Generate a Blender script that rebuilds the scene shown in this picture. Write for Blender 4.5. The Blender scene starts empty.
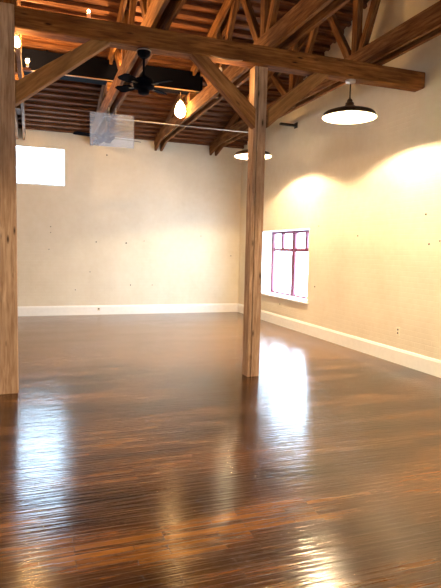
import bpy, bmesh, math, random
from mathutils import Vector, Matrix, noise
random.seed(7)
S = bpy.context.scene
COL = S.collection

# ------------------------------------------------------------------ materials
def new_mat(name):
    m = bpy.data.materials.new(name); m.use_nodes = True
    nt = m.node_tree; b = nt.nodes['Principled BSDF']
    return m, nt, b
def N(nt, typ, **kw):
    n = nt.nodes.new(typ)
    for k, v in kw.items():
        if k in n.inputs: n.inputs[k].default_value = v
        else: setattr(n, k, v)
    return n
GRAIN = 0.0
def coords(nt, scale=(1, 1, 1)):
    tc = N(nt, 'ShaderNodeTexCoord'); mp = N(nt, 'ShaderNodeMapping'); rt = N(nt, 'ShaderNodeMapping')
    mp.inputs['Scale'].default_value = scale; rt.inputs['Rotation'].default_value = (0, GRAIN, 0)
    nt.links.new(tc.outputs['Object'], rt.inputs['Vector']); nt.links.new(rt.outputs['Vector'], mp.inputs['Vector'])
    return mp.outputs['Vector']
def ramp(nt, fac, stops):
    r = N(nt, 'ShaderNodeValToRGB')
    while len(r.color_ramp.elements) < len(stops): r.color_ramp.elements.new(0.5)
    for e, (p, c) in zip(r.color_ramp.elements, stops):
        e.position = p; e.color = (*c, 1) if len(c) == 3 else c
    nt.links.new(fac, r.inputs['Fac'])
    return r.outputs['Color']
def mix(nt, fac, a, b, mode='MIX'):
    n = N(nt, 'ShaderNodeMix', data_type='RGBA', blend_type=mode)
    for sock, v in ((n.inputs[0], fac), (n.inputs[6], a), (n.inputs[7], b)):
        if hasattr(v, 'links'): nt.links.new(v, sock)
        elif isinstance(v, (tuple, list)): sock.default_value = (*v, 1)
        else: sock.default_value = v
    return n.outputs[2]
def bump(nt, b, height, strength, dist):
    n = N(nt, 'ShaderNodeBump', Strength=strength, Distance=dist)
    nt.links.new(height, n.inputs['Height']); nt.links.new(n.outputs['Normal'], b.inputs['Normal'])

def plain(name, col, rough=0.5, metal=0.0, var=0.06, scale=12):
    m, nt, b = new_mat(name)
    v = coords(nt); n = N(nt, 'ShaderNodeTexNoise', Scale=scale, Detail=4.0)
    nt.links.new(v, n.inputs['Vector'])
    lo = tuple(c * (1 - var) for c in col); hi = tuple(min(1, c * (1 + var)) for c in col)
    nt.links.new(ramp(nt, n.outputs['Fac'], [(0.3, lo), (0.7, hi)]), b.inputs['Base Color'])
    b.inputs['Roughness'].default_value = rough; b.inputs['Metallic'].default_value = metal
    return m

def timber(name, dark, mid, light, knots=True, rough=0.8):
    """wood whose grain runs along the object's own X axis"""
    m, nt, b = new_mat(name)
    v = coords(nt, (1.2, 14, 14)); n = N(nt, 'ShaderNodeTexNoise', Scale=2.2, Detail=8.0, Roughness=0.62, Distortion=0.35)
    nt.links.new(v, n.inputs['Vector'])
    c = ramp(nt, n.outputs['Fac'], [(0.28, dark), (0.5, mid), (0.74, light)])
    v2 = coords(nt, (0.9, 2.0, 2.0)); n2 = N(nt, 'ShaderNodeTexNoise', Scale=2.6, Detail=3.0)
    nt.links.new(v2, n2.inputs['Vector'])
    c = mix(nt, ramp(nt, n2.outputs['Fac'], [(0.35, (0, 0, 0)), (0.7, (0.55, 0.55, 0.55))]), c, dark)
    if knots:
        v3 = coords(nt, (1.6, 6, 6)); vo = N(nt, 'ShaderNodeTexVoronoi', Scale=1.7)
        nt.links.new(v3, vo.inputs['Vector'])
        kn = ramp(nt, vo.outputs['Distance'], [(0.05, (1, 1, 1)), (0.16, (0, 0, 0))])
        c = mix(nt, kn, c, tuple(x * 0.25 for x in dark))
    nt.links.new(c, b.inputs['Base Color'])
    b.inputs['Roughness'].default_value = rough; b.inputs['Specular IOR Level'].default_value = 0.12
    bump(nt, b, n.outputs['Fac'], 0.5, 0.01)
    return m

M = {}
M['post']  = timber('post_wood', (0.20, 0.11, 0.06), (0.40, 0.26, 0.17), (0.60, 0.43, 0.30))
M['beam']  = timber('beam_wood', (0.055, 0.019, 0.005), (0.22, 0.085, 0.022), (0.38, 0.175, 0.055))
GRAIN = 0.73; M['brace_up'] = timber('brace_wood_rising', (0.14, 0.06, 0.022), (0.32, 0.155, 0.055), (0.46, 0.25, 0.10))
GRAIN = -0.73; M['brace_down'] = timber('brace_wood_falling', (0.12, 0.048, 0.016), (0.28, 0.125, 0.042), (0.42, 0.21, 0.08))
GRAIN = 0.0
M['truss'] = timber('truss_wood', (0.055, 0.019, 0.006), (0.21, 0.090, 0.030), (0.38, 0.20, 0.085), knots=False)
M['lath']  = timber('lath_wood', (0.06, 0.022, 0.010), (0.16, 0.065, 0.030), (0.27, 0.125, 0.06), knots=False, rough=0.9)

def deck_mat():
    m, nt, b = new_mat('roof_deck_wood')
    v = coords(nt, (0.8, 9, 9)); n = N(nt, 'ShaderNodeTexNoise', Scale=2.0, Detail=7.0, Roughness=0.6)
    nt.links.new(v, n.inputs['Vector'])
    c = ramp(nt, n.outputs['Fac'], [(0.3, (0.035, 0.010, 0.003)), (0.52, (0.11, 0.034, 0.009)), (0.75, (0.24, 0.085, 0.022))])
    nt.links.new(c, b.inputs['Base Color']); b.inputs['Roughness'].default_value = 0.6
    bump(nt, b, n.outputs['Fac'], 0.4, 0.01)
    return m
M['deck'] = deck_mat()

def wall_mat():
    m, nt, b = new_mat('cream_painted_brick')
    v = coords(nt); n = N(nt, 'ShaderNodeTexNoise', Scale=0.9, Detail=5.0, Roughness=0.6)
    nt.links.new(v, n.inputs['Vector'])
    c = ramp(nt, n.outputs['Fac'], [(0.3, (0.70, 0.625, 0.50)), (0.7, (0.80, 0.73, 0.60))])
    n2 = N(nt, 'ShaderNodeTexNoise', Scale=9.0, Detail=4.0); nt.links.new(v, n2.inputs['Vector'])
    c = mix(nt, 0.12, c, n2.outputs['Fac'], 'OVERLAY')
    nt.links.new(c, b.inputs['Base Color']); b.inputs['Roughness'].default_value = 0.95; b.inputs['Specular IOR Level'].default_value = 0.05
    # faint coursing under the paint: swizzle so rows stack along Z on both wall directions
    sp = N(nt, 'ShaderNodeSeparateXYZ'); nt.links.new(v, sp.inputs[0])
    ad = N(nt, 'ShaderNodeMath', operation='ADD'); nt.links.new(sp.outputs['X'], ad.inputs[0]); nt.links.new(sp.outputs['Y'], ad.inputs[1])
    cb = N(nt, 'ShaderNodeCombineXYZ'); nt.links.new(ad.outputs[0], cb.inputs['X']); nt.links.new(sp.outputs['Z'], cb.inputs['Y'])
    br = N(nt, 'ShaderNodeTexBrick', Scale=1.0); br.inputs['Brick Width'].default_value = 0.22; br.inputs['Row Height'].default_value = 0.075
    br.inputs['Mortar Size'].default_value = 0.006; br.inputs['Mortar Smooth'].default_value = 0.8
    nt.links.new(cb.outputs[0], br.inputs['Vector'])
    inv = N(nt, 'ShaderNodeMath', operation='SUBTRACT'); inv.inputs[0].default_value = 1; nt.links.new(br.outputs['Fac'], inv.inputs[1])
    bump(nt, b, inv.outputs[0], 0.35, 0.004)
    return m
M['wall'] = wall_mat()

def floor_mat():
    m, nt, b = new_mat('varnished_strip_floor')
    v = coords(nt)
    br = N(nt, 'ShaderNodeTexBrick', Scale=1.0, offset=0.37, offset_frequency=3)
    br.inputs['Brick Width'].default_value = 0.48; br.inputs['Row Height'].default_value = 0.045
    br.inputs['Mortar Size'].default_value = 0.0022; br.inputs['Mortar Smooth'].default_value = 0.3
    br.inputs['Color1'].default_value = (0, 0, 0, 1); br.inputs['Color2'].default_value = (1, 1, 1, 1); br.inputs['Mortar'].default_value = (0, 0, 0, 1)
    nt.links.new(v, br.inputs['Vector'])
    bc = ramp(nt, br.outputs['Color'], [(0.0, (0.026, 0.0085, 0.0015)), (0.5, (0.050, 0.0175, 0.003)), (1.0, (0.095, 0.038, 0.006))])
    vg = coords(nt, (1.5, 30, 1)); g = N(nt, 'ShaderNodeTexNoise', Scale=2.5, Detail=6.0, Roughness=0.65)
    nt.links.new(vg, g.inputs['Vector'])
    c = mix(nt, 0.5, bc, ramp(nt, g.outputs['Fac'], [(0.3, (0.012, 0.004, 0.0008)), (0.55, (0.052, 0.018, 0.003)), (0.78, (0.18, 0.078, 0.014))]))
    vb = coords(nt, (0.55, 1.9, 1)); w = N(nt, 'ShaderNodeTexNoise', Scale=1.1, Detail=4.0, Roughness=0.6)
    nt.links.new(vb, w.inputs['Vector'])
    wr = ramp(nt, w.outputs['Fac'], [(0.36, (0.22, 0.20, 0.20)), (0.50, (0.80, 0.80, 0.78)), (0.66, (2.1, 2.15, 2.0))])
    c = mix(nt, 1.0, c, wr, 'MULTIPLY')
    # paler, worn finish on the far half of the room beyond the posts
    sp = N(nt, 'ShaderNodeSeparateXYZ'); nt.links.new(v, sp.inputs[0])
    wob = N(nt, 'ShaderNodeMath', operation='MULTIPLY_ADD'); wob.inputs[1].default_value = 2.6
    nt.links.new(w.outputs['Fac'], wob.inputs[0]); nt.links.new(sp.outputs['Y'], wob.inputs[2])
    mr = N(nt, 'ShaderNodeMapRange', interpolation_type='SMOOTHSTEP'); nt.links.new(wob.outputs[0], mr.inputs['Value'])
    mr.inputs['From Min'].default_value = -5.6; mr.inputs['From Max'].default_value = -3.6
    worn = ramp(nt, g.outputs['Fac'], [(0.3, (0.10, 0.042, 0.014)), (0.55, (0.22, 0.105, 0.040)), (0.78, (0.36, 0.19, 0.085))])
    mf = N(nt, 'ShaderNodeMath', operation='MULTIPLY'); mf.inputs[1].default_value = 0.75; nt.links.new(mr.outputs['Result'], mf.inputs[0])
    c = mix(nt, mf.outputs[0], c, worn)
    seam = ramp(nt, br.outputs['Fac'], [(0.0, (0, 0, 0)), (1.0, (0.2, 0.2, 0.2))])
    c = mix(nt, seam, c, (0.018, 0.006, 0.002))
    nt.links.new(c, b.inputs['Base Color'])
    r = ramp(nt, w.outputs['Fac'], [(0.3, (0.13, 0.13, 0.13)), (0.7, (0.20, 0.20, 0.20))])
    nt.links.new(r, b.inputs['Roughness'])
    b.inputs['Specular IOR Level'].default_value = 0.5
    # gentle cupping of the boards, seams and varnish ripples
    vr = coords(nt, (2.2, 42.0, 1)); rp = N(nt, 'ShaderNodeTexNoise', Scale=1.0, Detail=3.0)
    nt.links.new(vr, rp.inputs['Vector'])
    bp1 = N(nt, 'ShaderNodeBump', Strength=1.0, Distance=0.0024); nt.links.new(rp.outputs['Fac'], bp1.inputs['Height'])
    inv = N(nt, 'ShaderNodeMath', operation='SUBTRACT'); inv.inputs[0].default_value = 1; nt.links.new(br.outputs['Fac'], inv.inputs[1])
    bp2 = N(nt, 'ShaderNodeBump', Strength=0.4, Distance=0.002); nt.links.new(inv.outputs[0], bp2.inputs['Height'])
    nt.links.new(bp1.outputs['Normal'], bp2.inputs['Normal']); nt.links.new(bp2.outputs['Normal'], b.inputs['Normal'])
    return m
M['floor'] = floor_mat()

M['trim']   = plain('white_gloss_trim', (0.88, 0.87, 0.84), 0.4, var=0.03)
M['reveal'] = plain('white_window_reveal', (0.86, 0.86, 0.85), 0.6, var=0.02)
M['maroon'] = plain('maroon_window_frame', (0.16, 0.030, 0.055), 0.7)
M['greyframe'] = plain('pale_window_frame', (0.72, 0.74, 0.78), 0.45, var=0.03)
M['black']  = plain('black_paint', (0.0010, 0.0013, 0.0040), 0.9)
M['black'].node_tree.nodes['Principled BSDF'].inputs['Specular IOR Level'].default_value = 0.06
M['iron']   = plain('dark_iron', (0.035, 0.028, 0.022), 0.45, 0.6)
M['steel']  = plain('galvanised_steel', (0.45, 0.40, 0.36), 0.4, 0.7)
M['bronze'] = plain('bronze_enamel', (0.060, 0.032, 0.016), 0.35, 0.3)
M['enamel'] = plain('white_enamel', (0.90, 0.86, 0.76), 0.4, var=0.02)
M['plate']  = plain('ivory_plastic', (0.80, 0.72, 0.58), 0.4, var=0.02)
M['slot']   = plain('dark_hole', (0.03, 0.025, 0.02), 0.8)
M['cable']  = plain('tan_cable', (0.38, 0.22, 0.10), 0.6)

def emit(name, col, s):
    m, nt, b = new_mat(name)
    b.inputs['Emission Color'].default_value = (*col, 1); b.inputs['Emission Strength'].default_value = s
    b.inputs['Base Color'].default_value = (0.9, 0.85, 0.7, 1)
    return m
M['bulb'] = emit('warm_bulb_glow', (1.0, 0.60, 0.24), 26)
M['bulb_big'] = emit('pendant_bulb_glow', (1.0, 0.78, 0.50), 22)

def glass(name, tint, refl):
    m, nt, b = new_mat(name)
    out = nt.nodes['Material Output']
    t = N(nt, 'ShaderNodeBsdfTransparent', Color=(*tint, 1)); g = N(nt, 'ShaderNodeBsdfGlossy', Roughness=0.03)
    mx = N(nt, 'ShaderNodeMixShader', Fac=refl)
    nt.links.new(t.outputs[0], mx.inputs[1]); nt.links.new(g.outputs[0], mx.inputs[2]); nt.links.new(mx.outputs[0], out.inputs['Surface'])
    nt.nodes.remove(b)
    return m
M['glass'] = glass('clear_window_glass', (0.96, 0.98, 1.0), 0.04)

def ghost_veil():  # milky veil whose paleness stands in for a lens ghost
    m, nt, b = new_mat('milky_blue_ghost_veil')
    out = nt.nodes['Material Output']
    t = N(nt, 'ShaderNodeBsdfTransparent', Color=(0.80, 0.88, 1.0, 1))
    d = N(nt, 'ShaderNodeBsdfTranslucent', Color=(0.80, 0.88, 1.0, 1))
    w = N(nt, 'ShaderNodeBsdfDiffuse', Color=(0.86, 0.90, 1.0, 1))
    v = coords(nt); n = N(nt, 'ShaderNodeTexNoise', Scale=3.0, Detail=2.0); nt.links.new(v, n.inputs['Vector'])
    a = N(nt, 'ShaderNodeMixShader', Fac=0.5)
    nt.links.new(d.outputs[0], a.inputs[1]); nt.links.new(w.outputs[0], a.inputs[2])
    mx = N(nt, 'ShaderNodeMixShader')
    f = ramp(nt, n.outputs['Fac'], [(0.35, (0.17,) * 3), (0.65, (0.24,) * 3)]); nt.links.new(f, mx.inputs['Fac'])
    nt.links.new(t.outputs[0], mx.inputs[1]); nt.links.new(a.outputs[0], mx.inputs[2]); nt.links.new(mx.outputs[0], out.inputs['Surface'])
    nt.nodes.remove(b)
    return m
M['ghost_veil'] = ghost_veil()

# ------------------------------------------------------------------ mesh helpers
def box(bm, lo, hi):
    x0, y0, z0 = lo; x1, y1, z1 = hi
    v = [bm.verts.new(p) for p in ((x0,y0,z0),(x1,y0,z0),(x1,y1,z0),(x0,y1,z0),(x0,y0,z1),(x1,y0,z1),(x1,y1,z1),(x0,y1,z1))]
    for f in ((3,2,1,0),(4,5,6,7),(0,1,5,4),(1,2,6,5),(2,3,7,6),(3,0,4,7)): bm.faces.new([v[i] for i in f])
def prism(bm, pts, axis, a, b):
    """pts: 2-D outline; extruded along axis from a to b"""
    def P(p, t):
        return {0: (t, p[0], p[1]), 1: (p[0], t, p[1]), 2: (p[0], p[1], t)}[axis]
    A = [bm.verts.new(P(p, a)) for p in pts]; B = [bm.verts.new(P(p, b)) for p in pts]
    bm.faces.new(A); bm.faces.new(B[::-1])
    for i in range(len(pts)):
        j = (i + 1) % len(pts); bm.faces.new((A[j], A[i], B[i], B[j]))
def lathe(bm, prof, seg=32, at=(0, 0, 0), axis='Z'):
    rings = []
    for r, z in prof:
        ring = []
        for k in range(seg):
            t = 2 * math.pi * k / seg
            p = (r * math.cos(t), r * math.sin(t), z)
            if axis == 'Y': p = (p[0], p[2], p[1])
            if axis == 'X': p = (p[2], p[0], p[1])
            ring.append(bm.verts.new((p[0] + at[0], p[1] + at[1], p[2] + at[2])))
        rings.append(ring)
    for a, b in zip(rings, rings[1:]):
        for k in range(seg):
            j = (k + 1) % seg; bm.faces.new((a[k], a[j], b[j], b[k]))
    bm.faces.new(rings[0][::-1]); bm.faces.new(rings[-1])
def tube(bm, pts, r, seg=10):
    pts = [Vector(p) for p in pts]; rings = []
    for i, p in enumerate(pts):
        d = (pts[min(i + 1, len(pts) - 1)] - pts[max(i - 1, 0)]).normalized()
        u = d.orthogonal().normalized() if abs(d.z) < 0.9 else Vector((1, 0, 0)); w = d.cross(u).normalized(); u = w.cross(d).normalized()
        rings.append([bm.verts.new(p + r * (math.cos(2*math.pi*k/seg) * u + math.sin(2*math.pi*k/seg) * w)) for k in range(seg)])
    for a, b in zip(rings, rings[1:]):
        for k in range(seg):
            j = (k + 1) % seg; bm.faces.new((a[k], a[j], b[j], b[k]))
    bm.faces.new(rings[0][::-1]); bm.faces.new(rings[-1])
def obj(name, bm, mat, parent=None, loc=(0, 0, 0), smooth=False, bevel=0):
    bmesh.ops.recalc_face_normals(bm, faces=bm.faces)
    me = bpy.data.meshes.new(name); bm.to_mesh(me); bm.free()
    me.materials.append(mat)
    if smooth:
        for p in me.polygons: p.use_smooth = True
    o = bpy.data.objects.new(name, me); COL.objects.link(o)
    o.location = loc
    if parent: o.parent = parent
    if bevel:
        b = o.modifiers.new('bevel', 'BEVEL'); b.width = bevel; b.segments = 2; b.limit_method = 'ANGLE'
    if smooth:
        e = o.modifiers.new('edges', 'EDGE_SPLIT'); e.split_angle = math.radians(40)
    return o
def tag(o, label, cat, group=None):
    o['label'] = label; o['category'] = cat
    if group: o['group'] = group
    return o
def struct(o): o['kind'] = 'structure'; return o
def root(name, loc, label, cat, group=None):
    o = bpy.data.objects.new(name, None); COL.objects.link(o); o.location = loc; o.empty_display_size = 0.1
    return tag(o, label, cat, group)

def bar(name, a, b, w, h, mat, parent=None, up=(0, 0, 1), rough=0.003, bevel=0.008, groove=None, shape=None):
    """a timber from a to b (world); w = thickness sideways, h = depth; own X axis along its grain.
    groove=(offset, width): an open shrinkage crack down the whole length"""
    a, b = Vector(a), Vector(b); d = (b - a); L = d.length; d.normalize()
    up = Vector(up); side = up.cross(d)
    if side.length < 1e-4: side = Vector((0, 1, 0))
    side.normalize(); upv = d.cross(side).normalized()
    seg = max(2, int(L / 0.35)); bm = bmesh.new(); rings = []
    if groove:
        g0, gw = groove; gd = h * 0.22
        prof = [(-w/2, -h/2), (g0 - gw/2, -h/2), (g0 - gw*0.2, -h/2 + gd), (g0 + gw*0.2, -h/2 + gd), (g0 + gw/2, -h/2), (w/2, -h/2), (w/2, h/2), (-w/2, h/2)]
    else:
        prof = [(-w/2, -h/2), (w/2, -h/2), (w/2, h/2), (-w/2, h/2)]
    sd = random.random() * 50
    for i in range(seg + 1):
        x = L * i / seg; ring = []
        for k, (p, q) in enumerate(prof):
            n = noise.noise(Vector((x * 1.3 + sd, k * 3.1, sd)))
            ring.append(bm.verts.new((x, p + n * rough, q + noise.noise(Vector((x * 1.7, k * 2.3 + 9, sd))) * rough)))
        rings.append(ring)
    n = len(prof)
    for r0, r1 in zip(rings, rings[1:]):
        for k in range(n):
            j = (k + 1) % n; bm.faces.new((r0[k], r0[j], r1[j], r1[k]))
    bm.faces.new(rings[0][::-1]); bm.faces.new(rings[-1])
    o = obj(name, bm, mat, parent, bevel=0 if groove else bevel)
    off = Vector(parent.location) if parent else Vector((0, 0, 0))
    rot = Matrix((d, side, upv)).transposed().to_4x4()
    o.matrix_basis = Matrix.Translation(a - off) @ rot
    return o

def wall_cells(bm, u0, u1, v0, v1, holes, axis, a, b):
    us = sorted({u0, u1, *[x for h in holes for x in h[:2]]}); vs = sorted({v0, v1, *[x for h in holes for x in h[2:]]})
    def P(u, v, t): return (t, u, v) if axis == 0 else (u, t, v)
    inside = lambda u, v: u0 < u < u1 and v0 < v < v1 and not any(h[0] < u < h[1] and h[2] < v < h[3] for h in holes)
    for i in range(len(us) - 1):
        for j in range(len(vs) - 1):
            ua, ub, va, vb = us[i], us[i+1], vs[j], vs[j+1]; cu, cv = (ua+ub)/2, (va+vb)/2
            if not inside(cu, cv): continue
            for t in (a, b): bm.faces.new([bm.verts.new(P(u, v, t)) for u, v in ((ua,va),(ub,va),(ub,vb),(ua,vb))])
            for (du, dv, e) in ((-1,0,((ua,va),(ua,vb))), (1,0,((ub,va),(ub,vb))), (0,-1,((ua,va),(ub,va))), (0,1,((ua,vb),(ub,vb)))):
                nu = cu + du * (ub - ua) * 0.5 + du * 1e-3; nv = cv + dv * (vb - va) * 0.5 + dv * 1e-3
                if not inside(nu, nv):
                    (p, q), (r, s) = e
                    bm.faces.new([bm.verts.new(c) for c in (P(p,q,a), P(r,s,a), P(r,s,b), P(p,q,b))])
    bmesh.ops.remove_doubles(bm, verts=bm.verts, dist=1e-5)

# ------------------------------------------------------------------ the room
XL, YB, RIDGE, EAVE, SL = -8.0, -16.0, -8.0, 4.16, 0.26
def roof_z(y): return EAVE + SL * (-y if y > RIDGE else (y - YB))
WT = 0.30
bm = bmesh.new(); box(bm, (XL - WT, YB - WT, -0.12), (WT, WT, 0)); struct(obj('floor', bm, M['floor']))
LW = (-5.36, -4.30, 2.95, 3.775)                     # small high window, back wall
RW = (-3.63, -1.44, 0.62, 2.04)                      # maroon window, right wall
wb = struct((lambda: (wall_cells(b_ := bmesh.new(), XL - WT, WT, 0, EAVE, [LW], 1, 0, WT), obj('wall_back', b_, M['wall']))[1])())
bm = bmesh.new(); wall_cells(bm, YB, 0, 0, EAVE, [RW], 0, 0, WT)
prism(bm, [(0, EAVE), (RIDGE, roof_z(RIDGE)), (YB, EAVE)], 0, 0, WT)
wr = struct(obj('wall_right', bm, M['wall']))
LWIN = []
bm = bmesh.new(); wall_cells(bm, YB, 0, 0, EAVE, LWIN, 0, XL - WT, XL)
prism(bm, [(0, EAVE), (RIDGE, roof_z(RIDGE)), (YB, EAVE)], 0, XL - WT, XL)
struct(obj('wall_left', bm, M['wall']))
FILLWIN = [(-4.2, -3.2, 0.9, 2.5)]  # unseen opening, added to let in fill daylight
bm = bmesh.new(); wall_cells(bm, XL - WT, WT, 0, EAVE, FILLWIN, 1, YB - WT, YB); struct(obj('wall_front', bm, M['wall']))

# roof deck, two slopes
T = 0.08
bm = bmesh.new()
prism(bm, [(WT, EAVE - SL*WT), (RIDGE, roof_z(RIDGE)), (YB - WT, EAVE - SL*WT), (YB - WT, EAVE - SL*WT + T), (RIDGE, roof_z(RIDGE) + T), (WT, EAVE - SL*WT + T)], 0, XL - WT, WT)
ceiling = struct(obj('ceiling', bm, M['deck']))
# battens under the deck, running the length of the room
ang = math.atan(SL); y = -0.12; k = 0
while y > RIDGE + 0.1:
    z = roof_z(y) - 0.033
    w = 0.062 + random.uniform(-0.008, 0.008)
    bar('batten', (XL, y, z), (0, y, z), w, 0.055, M['lath'], ceiling, up=(0, math.sin(ang), math.cos(ang)), rough=0.006, bevel=0)
    y -= 0.212 + random.uniform(-0.02, 0.02); k += 1

# baseboards
def baseboard(name, a, b, n):
    bm = bmesh.new()
    prof = [(0, 0), (0.022, 0), (0.022, 0.185), (0.016, 0.20), (0.010, 0.218), (0, 0.222)]
    if n == 'Y-': prism(bm, [(-p, q) for p, q in prof], 0, a, b)
    elif n == 'X-': prism(bm, [(-p, q) for p, q in prof], 1, a, b)
    elif n == 'X+': prism(bm, [(XL + p, q) for p, q in prof], 1, a, b)
    return struct(obj(name, bm, M['trim']))
baseboard('baseboard_back', XL + 0.022, -0.022, 'Y-')
baseboard('baseboard_right', YB, 0, 'X-')
baseboard('baseboard_left', YB, 0, 'X+')

# window_1: small high white window in the back wall
x0, x1, z0, z1 = LW
bm = bmesh.new(); wall_cells(bm, x0, x1, z0, z1, [(x0 + 0.05, x1 - 0.05, z0 + 0.05, z1 - 0.05)], 1, 0.16, 0.22)
w1 = struct(obj('window_1', bm, M['greyframe']))
bm = bmesh.new(); box(bm, (x0 + 0.05, 0.185, z0 + 0.05), (x1 - 0.05, 0.193, z1 - 0.05)); obj('window_pane', bm, M['glass'], w1)
# thin white liner of the opening
bm = bmesh.new(); wall_cells(bm, x0, x1, z0, z1, [(x0 + 0.012, x1 - 0.012, z0 + 0.012, z1 - 0.012)], 1, -0.004, 0.16); obj('window_reveal', bm, M['reveal'], w1)

# window_2: wide window with maroon frame in the right wall
ya, yb, z0, z1 = RW; ym = (ya + yb) / 2; FX0, FX1 = 0.235, 0.285; zt = 1.62
q1, q2 = (ya + ym) / 2, (ym + yb) / 2
E_, C_, T_, B_ = .10, .075, .035, .05
holes = [(ya + E_, ym - C_, z0 + B_, zt - T_), (ym + C_, yb - E_, z0 + B_, zt - T_),
         (ya + E_, q1 - B_, zt + T_, z1 - .07), (q1 + B_, ym - C_, zt + T_, z1 - .07),
         (ym + C_, q2 - B_, zt + T_, z1 - .07), (q2 + B_, yb - E_, zt + T_, z1 - .07)]
bm = bmesh.new(); wall_cells(bm, ya, yb, z0, z1, holes, 0, FX0, FX1)
w2 = struct(obj('window_2', bm, M['maroon']))
for h in holes:
    bm = bmesh.new(); box(bm, (0.257, h[0], h[2]), (0.263, h[1], h[3])); obj('window_pane', bm, M['glass'], w2)
bm = bmesh.new(); wall_cells(bm, ya, yb, z0, z1, [(ya + .012, yb - .012, z0 + .012, z1 - .012)], 0, -0.003, FX0); obj('window_reveal', bm, M['reveal'], w2)
bm = bmesh.new(); prism(bm, [(-0.055, z0 - 0.035), (0.0, z0 - 0.035), (0.0, z0 + 0.008), (-0.055, z0 + 0.002)], 1, ya - 0.05, yb + 0.05)
obj('window_sill', bm, M['reveal'], w2, bevel=0.006)

# unseen window added behind the photographer for fill daylight, frame only
n = 3
for (a, b, c, d) in LWIN:
    m_ = (a + b) / 2
    bm = bmesh.new(); wall_cells(bm, a, b, c, d, [(a+.05, m_-.03, c+.05, d-.05), (m_+.03, b-.05, c+.05, d-.05)], 0, XL - .26, XL - .20)
    o = struct(obj('window_%d' % n, bm, M['maroon'])); n += 1
for (a, b, c, d) in FILLWIN:
    m_ = (a + b) / 2
    bm = bmesh.new(); wall_cells(bm, a, b, c, d, [(a+.05, m_-.03, c+.05, d-.05), (m_+.03, b-.05, c+.05, d-.05)], 1, YB - .26, YB - .20)
    o = struct(obj('window_%d' % n, bm, M['maroon'])); n += 1

# nail holes and small fixings left in the plaster
for (x, z, r) in [(-3.36,3.72,.022),(-4.61,2.03,.016),(-4.61,1.9,.014),(-4.65,1.52,.014),(-3.6,1.71,.018),(-2.9,1.7,.024),(-2.47,1.76,.012),(-3.74,1.01,.014),(-4.07,.59,.014),(-2.79,.70,.018),(-2.26,.70,.012),(-1.04,1.92,.012),(-.23,1.44,.016)]:
    bm = bmesh.new(); r *= .75; lathe(bm, [(r, 0), (r, -0.006), (r*.5, -0.012)], 10, (x, -0.0005, z), 'Y'); obj('nail_hole', bm, M['slot'], wb)
for (y, z, r) in [(-5.24,1.87,.016),(-6.81,2.13,.018),(-6.9,1.73,.016),(-7.1,1.77,.014),(-3.91,.94,.018),(-3.98,2.07,.012),(-2.45,.46,.018)]:
    bm = bmesh.new(); r *= .75; lathe(bm, [(r, 0), (r, -0.006), (r*.5, -0.012)], 10, (-0.0005, y, z), 'X'); obj('nail_hole', bm, M['slot'], wr)

# ------------------------------------------------------------------ timber frame
PY = -6.56
bar('timber_post', (-5.255, PY, 0), (-5.255, PY, 4.04), 0.20, 0.20, M['post'], up=(0, 1, 0), rough=0.004)
p = bpy.data.objects['timber_post']; tag(p, 'stout knotty timber post at the picture\'s left edge', 'post')
bar('timber_post', (-2.37, -6.50, 0), (-2.37, -6.50, 3.815), 0.165, 0.165, M['post'], up=(0, 1, 0), rough=0.004, groove=(-0.035, 0.014))
p = bpy.data.objects['timber_post.001']; tag(p, 'slim timber post with a long crack, standing free in mid-room', 'post')
tag(bar('cross_beam', (-5.155, PY, 3.925), (0, PY, 3.925), 0.20, 0.22, M['beam'], rough=0.007, bevel=0.02),
    'heavy horizontal beam carried by the posts and running into the right wall', 'beam')
def brace(pts, label):
    """pts: outline in the X-Z plane; foot cut on the post face, head cut under the beam"""
    cx, cz = pts[0]; bm = bmesh.new()
    prism(bm, [(x - cx, z - cz) for x, z in pts], 1, -0.065, 0.065)
    o = obj('knee_brace', bm, M['brace_up' if pts[2][0] > cx else 'brace_down'], loc=(cx, PY - .02, cz), bevel=0.01)
    return tag(o, label, 'brace')
brace([(-5.1535, 3.05), (-5.1535, 3.28), (-4.38, 3.819), (-4.17, 3.819)], 'knee brace rising from the left edge post to the cross beam')
brace([(-2.4535, 3.07), (-2.4535, 3.30), (-3.07, 3.819), (-3.27, 3.819)], 'knee brace left of the free-standing post, leaning away up to the beam')
brace([(-2.2865, 3.09), (-2.2865, 3.31), (-1.68, 3.819), (-1.45, 3.819)], 'knee brace between the free-standing post and the pendant lamp')

TX = [(-5.23, 'roof truss whose tie runs back above the small high window'),
      (-3.64, 'roof truss over the translucent lens-ghost sheet'),
      (-2.15, 'roof truss crossing right above the free-standing post'),
      (-0.77, 'roof truss nearest the right wall')]
Z0, Z1 = 4.045, 4.30
for X, lab in TX:
    r = root('roof_truss', (X, 0, Z0), lab, 'roof truss', 'timber roof trusses')
    for s in (-1, 1):
        bar('tie_plank', (X + s*.078, 0, (Z0+Z1)/2), (X + s*.078, YB, (Z0+Z1)/2), 0.052, Z1 - Z0, M['truss'], r, rough=0.006)
        bar('rafter_plank', (X + s*.070, -0.0, EAVE - 0.165), (X + s*.070, RIDGE, roof_z(RIDGE) - 0.165), 0.05, 0.19, M['truss'], r, rough=0.004)
        bar('rafter_plank', (X + s*.070, RIDGE, roof_z(RIDGE) - 0.165), (X + s*.070, YB, EAVE - 0.165), 0.05, 0.19, M['truss'], r, rough=0.004)
    nodes = [-2.1, -4.25, -6.15, -8.0]
    for i, ny in enumerate(nodes):
        bar('king_post' if ny == -8 else 'web_post', (X, ny, Z0 + .02), (X, ny, roof_z(ny) - 0.10), 0.085, 0.13, M['truss'], r, up=(0, 1, 0))
        for s in (1, -1):
            if i == 0 and s == 1: ty = -0.95
            else: ty = ny + s * 0.92
            bar('strut', (X, ny + s*0.08, Z1 - .10), (X, ty, roof_z(ty) - 0.12), 0.08, 0.11, M['truss'], r, up=(0, 1, 0) if 0 else (0, 0, 1))

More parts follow.
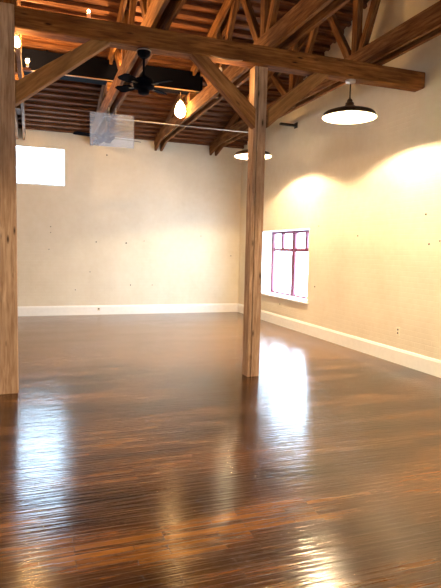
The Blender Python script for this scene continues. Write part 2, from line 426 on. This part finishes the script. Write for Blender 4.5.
# black duct lying across the trusses
r = root('air_duct', (-2.15, -3.0, 4.30), 'long black duct lying across the trusses behind the cross beam', 'duct')
bm = bmesh.new(); box(bm, (-5.6, -0.17, 0.165), (0.10, 0.17, 0.50)); dz = 0
duct = obj('duct_body', bm, M['black'], r, bevel=0.01)
bm = bmesh.new(); box(bm, (-5.6, -0.178, 0.150), (0.11, -0.14, 0.160)); obj('bottom_flange', bm, M['cable'], r)
for xx in (-5.3, -4.0, -2.6, -1.2, 0.05):
    bm = bmesh.new(); box(bm, (xx - .015, -0.18, 0.15), (xx + .015, 0.18, 0.512)); obj('duct_band', bm, M['black'], r)
for xx in (-3.08, -1.49, 0.0):
    bm = bmesh.new(); box(bm, (xx - .12, -0.10, 0.0), (xx + .12, 0.10, 0.150)); obj('saddle_block', bm, M['truss'], r)

# conduit from the left-hand truss to the truss by the wall
bm = bmesh.new(); tube(bm, [(-3.74, -2.28, 4.03), (-0.67, -2.28, 4.03)], 0.013); c = obj('conduit', bm, M['steel'], smooth=True)
tag(c, 'thin straight metal conduit running under the truss ties near the back wall', 'conduit')
# drooping cable under the cross beam
pts = []
for i in range(17):
    t = i / 16; pts.append((-3.20 + t * 0.80, -6.650, 3.86 + 0.02 * t - 0.055 * math.sin(math.pi * t)))
bm = bmesh.new(); tube(bm, pts, 0.009, 8); c = obj('cable', bm, M['cable'], smooth=True)
tag(c, 'tan cable drooping along the cross beam beside the free-standing post', 'cable')

# dark ledge high on the right wall
bm = bmesh.new(); box(bm, (-0.36, -2.97, 4.085), (0, -2.90, 4.125)); box(bm, (-0.015, -3.0, 4.05), (0, -2.87, 4.16))
tag(obj('wall_bracket', bm, M['iron'], bevel=0.006), 'short dark bracket jutting from the right wall just below the trusses', 'bracket')

# socket outlet
r = root('wall_outlet', (0, -6.36, 0.47), 'small ivory outlet plate low on the right wall', 'outlet')
bm = bmesh.new(); box(bm, (-0.008, -.038, -.06), (0, .038, .06)); obj('cover_plate', bm, M['plate'], r, bevel=0.003)
for dz in (-.025, .025):
    bm = bmesh.new(); lathe(bm, [(.014, 0), (.014, -.003), (.012, -.004)], 16, (-.008, 0, dz), 'X'); obj('socket_face', bm, M['slot'], r)
r = root('wall_outlet', (-3.54, -0.022, 0.13), 'tiny outlet in the white baseboard of the back wall', 'outlet')
bm = bmesh.new(); box(bm, (-.03, -.006, -.035), (.03, 0, .035)); obj('cover_plate', bm, M['plate'], r, bevel=0.002)
bm = bmesh.new(); lathe(bm, [(.018, 0), (.018, -.003), (.012, -.004)], 16, (0, -.006, .01), 'Y'); obj('socket_face', bm, M['slot'], r)

# ------------------------------------------------------------------ pendant lamps
def pendant(loc, top, label):
    r = root('pendant_lamp', loc, label, 'pendant lamp', 'bronze barn pendants')      # origin on the rim plane
    R = 0.345
    prof = [(R, 0.0), (R + .006, .004), (R - .004, .018), (R * .955, .050), (R * .90, .064), (R * .70, .088), (R * .45, .110), (R * .28, .128), (.065, .150), (.050, .172)]
    bm = bmesh.new(); seg = 48
    inner = [(a - .008 if i < 9 else a - .008, b - .004 if i else 0.0) for i, (a, b) in enumerate(prof)]
    lathe_open(bm, prof, seg); obj('lamp_shade', bm, M['bronze'], r, smooth=True)
    bm = bmesh.new(); lathe_open(bm, [(a - .006, b + (0.001 if i == 0 else -.005)) for i, (a, b) in enumerate(prof)], seg); obj('shade_lining', bm, M['enamel'], r, smooth=True)
    bm = bmesh.new(); lathe(bm, [(.056, .160), (.054, .185), (.036, .192), (.036, .215), (.028, .232), (.014, .242), (.012, .255)], 24); obj('socket_housing', bm, M['bronze'], r, smooth=True)
    bm = bmesh.new(); tube(bm, [(0, 0, .245), (0, 0, top - .01)], .009, 10); obj('stem', bm, M['iron'], r, smooth=True)
    bm = bmesh.new(); lathe(bm, [(.028, top - .045), (.062, top - .03), (.066, top - .008), (.066, top)], 24); obj('ceiling_canopy', bm, M['steel'], r, smooth=True)
    bm = bmesh.new(); lathe(bm, [(.006, .055), (.026, .066), (.036, .090), (.030, .118), (.018, .140), (.016, .165)], 20); obj('light_bulb', bm, M['bulb_big'], r, smooth=True)
    l = bpy.data.lights.new('pendant_light', 'POINT'); l.energy = PEND_W; l.color = (1.0, 0.75, 0.44); l.shadow_soft_size = 0.06
    lo = bpy.data.objects.new('pendant_light', l); COL.objects.link(lo); lo.location = Vector(loc) + Vector((0, 0, .150))
    return r
def lathe_open(bm, prof, seg):
    rings = [[bm.verts.new((r * math.cos(2*math.pi*k/seg), r * math.sin(2*math.pi*k/seg), z)) for k in range(seg)] for r, z in prof]
    for a, b in zip(rings, rings[1:]):
        for k in range(seg):
            j = (k + 1) % seg; bm.faces.new((a[k], a[j], b[j], b[k]))
PEND_W = 430
pendant((-1.10, -6.56, 3.345), 3.815 - 3.345, 'bronze barn pendant lamp hanging from the cross beam')
pendant((-1.12, -3.40, 3.335), roof_z(-3.4) - 3.335, 'bronze barn pendant lamp half hidden behind the free-standing post')
pendant((-1.11, -9.9, 3.375), roof_z(-9.9) - 3.375, 'unseen bronze barn pendant added near the right wall for warm fill light')  # this and the next three are out of view, added for warm fill
for px, py in ((-4.5, -9.7), (-1.11, -13.1), (-4.5, -14.4)):
    pendant((px, py, 3.375), roof_z(py) - 3.375, 'unseen bronze barn pendant added for warm fill light')

# ------------------------------------------------------------------ ceiling fans
def fan(loc, drop, rz, rad, label):
    r = root('ceiling_fan', loc, label, 'ceiling fan', 'black ceiling fans'); r.rotation_euler.z = rz
    bm = bmesh.new(); lathe(bm, [(.035, -.09), (.070, -.06), (.078, -.02), (.078, 0)], 24); obj('canopy', bm, M['black'], r, smooth=True)
    bm = bmesh.new(); lathe(bm, [(.080, -.022), (.080, -.008)], 24); obj('canopy_ring', bm, M['steel'], r, smooth=True)
    bm = bmesh.new(); tube(bm, [(0, 0, -.06), (0, 0, -drop + .05)], .014); obj('downrod', bm, M['black'], r, smooth=True)
    bm = bmesh.new(); lathe(bm, [(.03, -drop - .13), (.06, -drop - .12), (.065, -drop - .08), (.11, -drop - .06), (.125, -drop - .02), (.11, -drop + .03), (.05, -drop + .055), (.03, -drop + .08)], 28); obj('motor_housing', bm, M['black'], r, smooth=True)
    for k in range(4):
        t = k * math.pi / 2; bm = bmesh.new()
        outline = [(0.16, -.045), (0.22, -.060), (rad - .05, -.070), (rad, -.05), (rad, .05), (rad - .05, .070), (0.22, .060), (0.16, .045)]
        vs = []
        for zz in (0, .008):
            vs.append([bm.verts.new((x, y, zz + y * .22)) for x, y in outline])
        bm.faces.new(vs[0][::-1]); bm.faces.new(vs[1])
        for i in range(8):
            j = (i + 1) % 8; bm.faces.new((vs[0][i], vs[0][j], vs[1][j], vs[1][i]))
        b = obj('fan_blade', bm, M['black'], r, loc=(0, 0, -drop - .03)); b.rotation_euler.z = t
        bm = bmesh.new(); box(bm, (.08, -.018, -.006), (.20, .018, .002)); a_ = obj('blade_arm', bm, M['iron'], b)
    return r
fan((-3.64, -2.33, 4.045), 0.36, 0.25, 0.66, 'black ceiling fan behind the translucent lens-ghost sheet')
fan((-3.80, PY, 3.815), 0.36, 0.70, 0.38, 'black ceiling fan hanging from the cross beam in front of the duct')

# added translucent sheet imitating a lens ghost of the high window
r = root('ghost_panel', (-3.655, -3.0, 3.67), 'pale translucent sheet imitating a lens ghost in front of a black fan', 'panel')
bm = bmesh.new(); box(bm, (-.385, -.005, -.30), (.385, .005, .27)); obj('ghost_sheet', bm, M['ghost_veil'], r)
for xx in (-.06, .06):  # clips made up to hold the ghost sheet
    bm = bmesh.new(); box(bm, (xx - .008, -.008, .25), (xx + .008, .008, .375)); obj('added_clip', bm, M['steel'], r)

# ------------------------------------------------------------------ bare lamps up in the timbers
def bare_lamp(loc, hang, label, s=1.0, up=False, W=0):
    r = root('bare_bulb', loc, label, 'bulb', 'small warm bulbs in the roof timbers')
    sg = 1 if up else -1
    bm = bmesh.new(); tube(bm, [(0, 0, 0), (0, 0, sg * hang)], .007, 8); obj('cord', bm, M['cable'], r, smooth=True)
    bm = bmesh.new(); lathe(bm, [(.018, sg*hang), (.022, sg*(hang + .03)), (.016, sg*(hang + .05))], 14); obj('lamp_socket', bm, M['plate'], r, smooth=True)
    bm = bmesh.new(); h0 = hang + .045
    lathe(bm, [(.014*s, sg*h0), (.030*s, sg*(h0 + .03*s)), (.040*s, sg*(h0 + .065*s)), (.032*s, sg*(h0 + .095*s)), (.010*s, sg*(h0 + .11*s))], 16); obj('glass_bulb', bm, M['bulb'], r, smooth=True)
    if W:
        l = bpy.data.lights.new('bulb_light', 'POINT'); l.energy = W; l.color = (1.0, 0.56, 0.20); l.shadow_soft_size = 0.04
        lo = bpy.data.objects.new('bulb_light', l); COL.objects.link(lo)
        lo.location = Vector(loc) + Vector((0, 0, sg * (hang + .2)))
    return r
bare_lamp((-2.42, -3.0, 4.45), 0.12, 'bright warm bulb hanging under the end of the black duct', 2.6, W=14)
bare_lamp((-2.83, -6.40, 3.815), 0.02, 'warm bulb under the cross beam left of the free-standing post', 0.9, W=4)
bare_lamp((-5.14, -6.40, 3.94), 0.08, 'warm bulb glowing beside the top of the left edge post', 1.0, W=6)
bare_lamp((-4.40, -6.50, 4.035), 0.05, 'small bulb standing on top of the cross beam near its left end', 0.4, up=True, W=22)
bare_lamp((-5.05, -3.75, 4.30), 0.03, 'small upright bulb on the far-side timber near the high window, behind the left edge post', 0.7, up=True, W=45)
bare_lamp((-3.46, -4.05, 4.30), 0.03, 'small upright bulb on the truss above the fan, half hidden by the cross beam', 0.6, up=True, W=40)
for bx, by in ((-5.05, -3.75), (-3.46, -4.05)):      # wooden shelf block the bulb stands on
    tag(obj('lamp_block', (lambda m_: (box(m_, (bx - .075, by - .04, 4.27), (bx + .05, by + .04, 4.30)), m_)[1])(bmesh.new()), M['truss']),
        'small wooden block beside the ' + ('left-edge' if bx < -5 else 'fan-side') + ' truss tie, carrying an upright bulb', 'block')

# ------------------------------------------------------------------ daylight
w = bpy.data.worlds.new('daylight'); S.world = w; w.use_nodes = True
bg = w.node_tree.nodes['Background']; bg.inputs['Color'].default_value = (0.58, 0.80, 1.0, 1); bg.inputs['Strength'].default_value = 14
def portal(cx, cy, cz, sx, sz, rot):
    l = bpy.data.lights.new('window_portal', 'AREA'); l.shape = 'RECTANGLE'; l.size = sx; l.size_y = sz; l.cycles.is_portal = True
    o = bpy.data.objects.new('window_portal', l); COL.objects.link(o); o.location = (cx, cy, cz); o.rotation_euler = rot
H = math.pi / 2
portal((LW[0]+LW[1])/2, 0.32, (LW[2]+LW[3])/2, LW[1]-LW[0], LW[3]-LW[2], (-H, 0, 0))
portal(0.32, (RW[0]+RW[1])/2, (RW[2]+RW[3])/2, RW[1]-RW[0], RW[3]-RW[2], (H, 0, H))
for a, b, c, d in LWIN: portal(XL - .32, (a+b)/2, (c+d)/2, b-a, d-c, (H, 0, -H))
for a, b, c, d in FILLWIN: portal((a+b)/2, YB - .32, (c+d)/2, b-a, d-c, (H, 0, 0))

# ------------------------------------------------------------------ camera
F, PITCH, ROLL, YAW = 528.1, -0.0843, 0.0217, 0.3420
cam = bpy.data.cameras.new('camera'); co = bpy.data.objects.new('camera', cam); COL.objects.link(co); S.camera = co
cam.sensor_fit = 'VERTICAL'; cam.sensor_height = 24; cam.lens = 24 * F / 588; cam.clip_start = 0.05
f = Vector((math.sin(YAW) * math.cos(PITCH), math.cos(YAW) * math.cos(PITCH), math.sin(PITCH)))
rr = Vector((math.cos(YAW), -math.sin(YAW), 0)); uu = rr.cross(f)
r2 = rr * math.cos(ROLL) + uu * math.sin(ROLL); u2 = -rr * math.sin(ROLL) + uu * math.cos(ROLL)
co.matrix_world = Matrix.Translation((-4.994, -12.655, 1.6)) @ Matrix((r2, u2, -f)).transposed().to_4x4()

S.view_settings.view_transform = 'Standard'; S.view_settings.look = 'None'
S.view_settings.gamma = 1; S.view_settings.exposure = 1.5; S.view_settings.use_curve_mapping = False
S.cycles.use_denoising = True; S.cycles.max_bounces = 10; S.cycles.diffuse_bounces = 6
S.cycles.sample_clamp_indirect = 8
